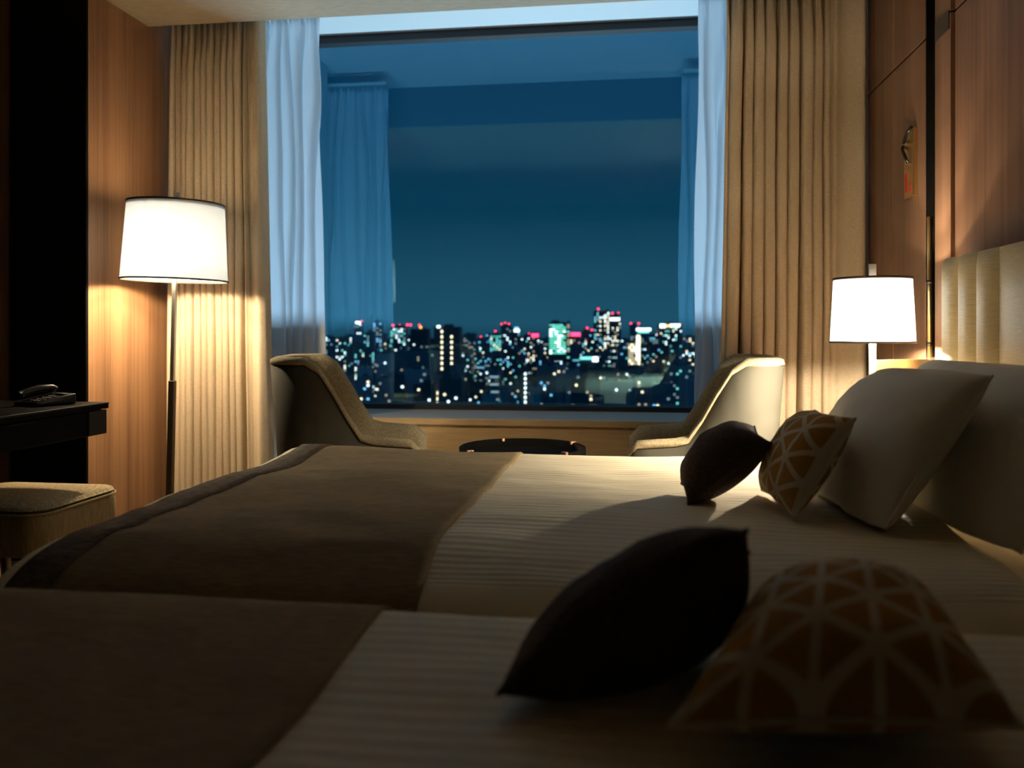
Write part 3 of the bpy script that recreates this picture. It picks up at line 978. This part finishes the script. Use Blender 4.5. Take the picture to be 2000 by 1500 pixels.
FOOT = []
def building(u0, u1, vt, d, body, label, rnd, density=0.25, cols=None, rows=None, pal=('cream', 'white'), beacons=(), sign=None,
             roof=True, group=None, name='city_building', vmin=None, fh=None, cw=None, rotz=None, win=(0.5, 0.5), crown=None):
    """a far building: u0,u1,vt are where its sides and roof line were read off the photograph, d its distance"""
    kd = rnd.uniform(.7, 1.1)
    while True:                              # stand clear of every building already there
        c = at((u0 + u1) / 2, 647, d)
        w = (u1 - u0) / F * d
        dep = max(12, w * kd)
        fp = (c.x - w * .62 - 2, c.x + w * .62 + 2, c.y - w * .12 - 2, c.y + dep + w * .12 + 8)
        if not any(fp[0] < q[1] and fp[1] > q[0] and fp[2] < q[3] and fp[3] > q[2] for q in FOOT): break
        d *= 1.02
    FOOT.append(fp)
    h = (CZ + (647 - vt) / F * d) - GZ
    t = thing(name, label, 'building', (c.x, c.y, GZ), PSI * 0.6 if rotz is None else rotz, group)
    box('tower_body', (-w / 2, 0, 0), (w / 2, dep, h), BODY[body], t)
    if roof:
        rw = w * rnd.uniform(.25, .5); rx = rnd.uniform(-.2, .2) * w
        box('roof_plant', (rx - rw / 2, dep * .3, h), (rx + rw / 2, dep * .7, h + rnd.uniform(2.5, 5)), BODY['dark'], t)
    px = d / F                              # metres per pixel there
    fh = fh or max(3.4, 4.2 * px)
    cw = cw or max(3.2, 4.6 * px)
    nc = max(1, int(w / cw)); nr = max(1, int(min(h - 4, (790 - vt) * px) / fh))
    B = Boxes()
    for r in range(nr):
        z = h - 3.5 - fh * (r + .5)
        if z < 2: break
        rowrun = rnd.random() < 0.10
        for k in range(nc):
            on = (rnd.random() < density) or (rowrun and rnd.random() < density * 2)
            if cols is not None and k not in cols: on = False
            if rows is not None and r not in rows: on = False
            if not on: continue
            x = -w / 2 + (k + .5) * w / nc
            hw, hh = w / nc * win[0] / 2, fh * win[1] / 2
            B.add((x - hw, -.4, z - hh), (x + hw, .2, z + hh), rnd.choice(pal))
    B.build('lit_window', t)
    for (fx, dz, s) in beacons:
        q = Boxes(); q.add((fx * w / 2 - s * px, dep * .4, h + dz * px), (fx * w / 2 + s * px, dep * .4 + s * px, h + (dz + 2 * s) * px), 'red')
        q.build('beacon_light', t, False)
        if dz > 2:
            box('beacon_mast', (fx * w / 2 - .3, dep * .4 + .2, h - .5), (fx * w / 2 + .3, dep * .4 + .8, h + dz * px), BODY['dark'], t)
    if sign:
        for (fx0, fx1, z0, z1, m) in sign:
            q = Boxes(); q.add((fx0 * w / 2, -1.0, h - z1 * px), (fx1 * w / 2, -.2, h - z0 * px), m)
            q.build('sign_panel', t, False)
    return t

rnd = random.Random(42)
CW, ALL = ('cream', 'white', 'dim', 'dimcream'), ('cream', 'white', 'teal', 'blue', 'dim')
# landmarks read off the photograph, from the curtain on one side to the other
building(691, 706, 629, 1900, 'blue', 'slim blue tower with one bright white rooftop light, furthest toward the floor lamp', rnd, .12, pal=('dim', 'white'), beacons=((.9, 1, 1),), sign=((-.5, .7, -1, 3, 'white'),))
building(716, 731, 648, 1600, 'blue', 'slim tower with a vertical streak of dim teal lights', rnd, .7, pal=('dim', 'teal'), cols=(0,))
building(728, 746, 628, 2300, 'blue', 'blue glass tower with a pink rooftop light', rnd, .45, pal=('dim', 'blue'), beacons=((0, 1, .8),))
building(762, 792, 638, 1900, 'blue', 'wide block with a patchy teal lit facade and red roof lights', rnd, .75, pal=('teal', 'dim', 'teal', 'white'), rows=range(0, 9), beacons=((-.8, 1, 1.6), (.1, 1, 1.6), (1.1, 2, 1.6), (1.5, 2, 1.6)))
building(801, 836, 642, 1500, 'dark', 'building capped by a broad dark rooftop hoarding', rnd, .10, pal=('white', 'dim'), rows=range(6, 14), beacons=((-.1, 6, 1.4),), sign=((.05, .3, -5, -1, 'amber'),))
building(768, 847, 686, 1150, 'mid', 'broad grey office block with balcony rows below the hoarding', rnd, .06, pal=('dim', 'dimcream'), roof=True)
building(847, 898, 638, 1350, 'dark', 'dark apartment tower with two columns of cream stairwell lights', rnd, .9, pal=('cream',), cols=(2, 5), fh=8.5, cw=5.2, win=(.5, .45), beacons=((.1, 2, .8),), sign=((-.75, -.5, -2, 2, 'white'),))
building(905, 929, 652, 1700, 'mid', 'small grey tower next to the dark apartment tower', rnd, .35, pal=('dim', 'dimcream'))
building(957, 979, 652, 1800, 'blue', 'short tower with a pale green lit facade and red light on top', rnd, .85, pal=('green', 'cream', 'teal'), rows=range(0, 7), beacons=((-.1, 4, 1.3),))
building(978, 999, 634, 2400, 'mid', 'thin tower crowned by a ring of red beacons', rnd, .3, pal=('blue', 'dim', 'white'), beacons=((-.9, 0, 1.2), (-.2, 2, 1.2), (.5, 0, 1.2), (.8, -8, 1.2)))
building(999, 1016, 641, 2200, 'dark', 'tower with an oval white sign haloed in blue', rnd, .3, pal=('dim', 'blue'), sign=((-.4, .8, 2, 7, 'white'), (-.3, .6, -2, 1, 'blue')))
building(1030, 1054, 652, 1900, 'dark', 'low tower with a red strip sign along its roof', rnd, .3, pal=CW, sign=((-.3, .8, 0, 6, 'red'),))
building(1073, 1105, 629, 1450, 'dark', 'tower with a brilliant green glass facade', rnd, .93, pal=('green', 'teal', 'green', 'white'), rows=range(0, 14), win=(.9, .5))
building(1106, 1114, 629, 1460, 'dark', 'dark slim tower touching the brilliant green facade', rnd, .5, pal=('dimcream', 'teal'))
building(1113, 1134, 656, 1900, 'mid', 'pale block with a row of red roof signs behind the green tower', rnd, .6, pal=('cream', 'dimcream'), rows=(0, 1, 2), sign=((-.8, .9, -6, 0, 'red'),))
building(1137, 1160, 646, 2000, 'dark', 'dark block with two red beacons before the tallest towers', rnd, .3, pal=ALL, beacons=((-.1, 4, 1.5), (.7, 0, 1.5)))
building(1160, 1180, 607, 2300, 'dark', 'tallest dark tower with a pink beacon on its tip', rnd, .22, pal=ALL, beacons=((-.1, 2, 1.6),), sign=((-.4, .4, 16, 19, 'dim'),))
building(1179, 1191, 607, 2350, 'dark', 'dark tower with a column of cream windows between the tallest pair', rnd, .6, pal=('cream', 'dimcream', 'white'))
building(1190, 1213, 615, 2250, 'dark', 'tall tower with a bright white sign band below two red beacons', rnd, .28, pal=CW, beacons=((-.4, 2, 1.4), (.6, 2, 1.4)), sign=((-.9, .75, 6, 11, 'white'),))
building(1231, 1249, 633, 2600, 'mid', 'slender grey tower with two red beacons on its corners', rnd, .15, pal=('dim',), beacons=((-.8, 0, 1.4), (.9, 0, 1.4)))
building(1243, 1271, 641, 2500, 'blue', 'tower topped by a wide glowing white crown', rnd, .3, pal=('teal', 'dim'), sign=((-1, 1, 0, 5, 'white'), (-.8, .75, 5, 9, 'teal')))
building(1223, 1269, 667, 1450, 'mid', 'cream floodlit hotel block with a bright central stair column', rnd, .92, pal=('cream', 'dimcream', 'dimcream'), rows=range(0, 8), fh=4.6, win=(.75, .7), sign=((-.12, .18, -12, 38, 'cream'),))
building(1269, 1291, 656, 1900, 'blue', 'teal glass block beside the floodlit hotel', rnd, .5, pal=('teal', 'blue', 'dim'))
building(1289, 1332, 633, 1700, 'dark', 'dark tower with white roof signs and red corner beacons', rnd, .22, pal=('white', 'cream', 'teal'), beacons=((-.05, 0, 1.5), (.95, -3, 1.8)), sign=((-1, -.5, 0, 7, 'white'), (-.4, -.2, 1, 6, 'amber'), (-.1, .8, 0, 5, 'white')))
building(1334, 1356, 657, 2000, 'mid', 'grey gabled block at the edge of the sheer curtain by the wall lamp', rnd, .3, pal=CW)
building(1133, 1168, 697, 1050, 'dark', 'dark block with a lit top storey and a column of lights on one corner', rnd, .9, pal=('dim', 'white'), cols=(6, 7), cw=3.3, fh=4.2, rows=range(2, 9), sign=((-1, .5, 0, 5, 'teal'), (.4, 1, 0, 9, 'white')))
building(1103, 1132, 722, 950, 'pale', 'pale windowless block in the lower middle of the view', rnd, .12, pal=('dim',))
building(1082, 1098, 705, 1200, 'mid', 'small block with a glowing white box sign', rnd, .2, pal=('cream',), sign=((-.8, .8, 1, 17, 'white'),))
building(1012, 1032, 719, 850, 'dark', 'dark tower with one long column of evenly spaced white lights', rnd, 1.0, pal=('white',), cols=(3,), cw=2.0, fh=4.7, win=(.8, .45))
building(1033, 1056, 757, 800, 'pale', 'low pale block beside the column of white lights', rnd, .15, pal=('dim', 'dimcream'))
building(1290, 1310, 714, 1050, 'dark', 'dark block with a long vertical strip of cream lights', rnd, .9, pal=('dimcream',), cols=(3,), cw=2.6, fh=3.6)
building(833, 873, 733, 880, 'mid', 'low building with two columns of very bright cream windows', rnd, .9, pal=('cream',), cols=(4, 6), cw=2.3, fh=6.0, win=(.9, .5))
building(873, 900, 739, 900, 'mid', 'low building with a column of pale blue windows', rnd, .85, pal=('blue', 'white'), cols=(1, 2), cw=2.6, fh=4.6, win=(.85, .5))
building(956, 974, 726, 900, 'blue', 'narrow block striped by four pale blue floor lights', rnd, 1.0, pal=('dim',), rows=(0, 2, 4, 6), fh=4.0, win=(1, .35))
building(766, 790, 745, 820, 'dark', 'near black block low beside the pale curved office front', rnd, .04, pal=('white',))
building(734, 765, 691, 1100, 'pale', 'pale blue-grey slab seen through the reflected curtain', rnd, .10, pal=('white', 'dim'))
building(790, 832, 722, 860, 'pale', 'pale curved-cornered office front low in the view', rnd, .04, pal=('dim',))
building(941, 968, 770, 760, 'pale', 'low pale roofed hall at the foot of the view', rnd, .1, pal=('cream',))
building(1115, 1172, 742, 820, 'dark', 'wide dark block with a single cream window strip', rnd, .05, pal=('cream', 'dimcream'))
building(1168, 1240, 745, 830, 'mid', 'wide low grey block with scattered white lights', rnd, .06, pal=('white', 'dim'))
building(1245, 1296, 738, 900, 'mid', 'wide block with two yellow windows and a white lamp', rnd, .08, pal=('cream', 'dimcream'))
building(1308, 1350, 716, 980, 'mid', 'grey apartment block behind the sheer curtain edge', rnd, .12, pal=('teal', 'dim'))

# the many lesser buildings between them, in three belts of distance
def belt(n, d0, d1, v0, v1, w0, w1, label, group, dens, pal, bodies, beac=0.0):
    for k in range(n):
        d = rnd.uniform(d0, d1)
        u = 560 + (1500 - 560) * (k + rnd.random()) / n
        w = rnd.uniform(w0, w1)
        vt = rnd.uniform(v0, v1)
        b = ((rnd.uniform(-.8, .8), 1, 1.3),) if rnd.random() < beac else ()
        building(u - w / 2, u + w / 2, vt, d, rnd.choice(bodies), label, rnd, dens, pal=pal, beacons=b, group=group)
belt(56, 2600, 3800, 649, 668, 10, 22, 'small far building of the skyline belt, one of many with faint lit windows', 'far skyline buildings', .22, ALL, ('dark', 'mid', 'blue', 'mid'), .12)
belt(60, 1250, 2100, 668, 700, 14, 30, 'city building of the middle belt, one of many with scattered lit windows', 'middle belt city buildings', .20, ('cream', 'white', 'white', 'dim', 'dim', 'teal', 'teal', 'dimcream', 'blue', 'blue'), ('dark', 'mid', 'blue', 'dark'))
belt(44, 780, 1050, 712, 765, 22, 46, 'low city building near the foot of the view, one of many mostly dark', 'nearer low city buildings', .10, ('cream', 'white', 'dim', 'blue', 'dimcream'), ('dark', 'mid', 'dark', 'mid', 'pale'))
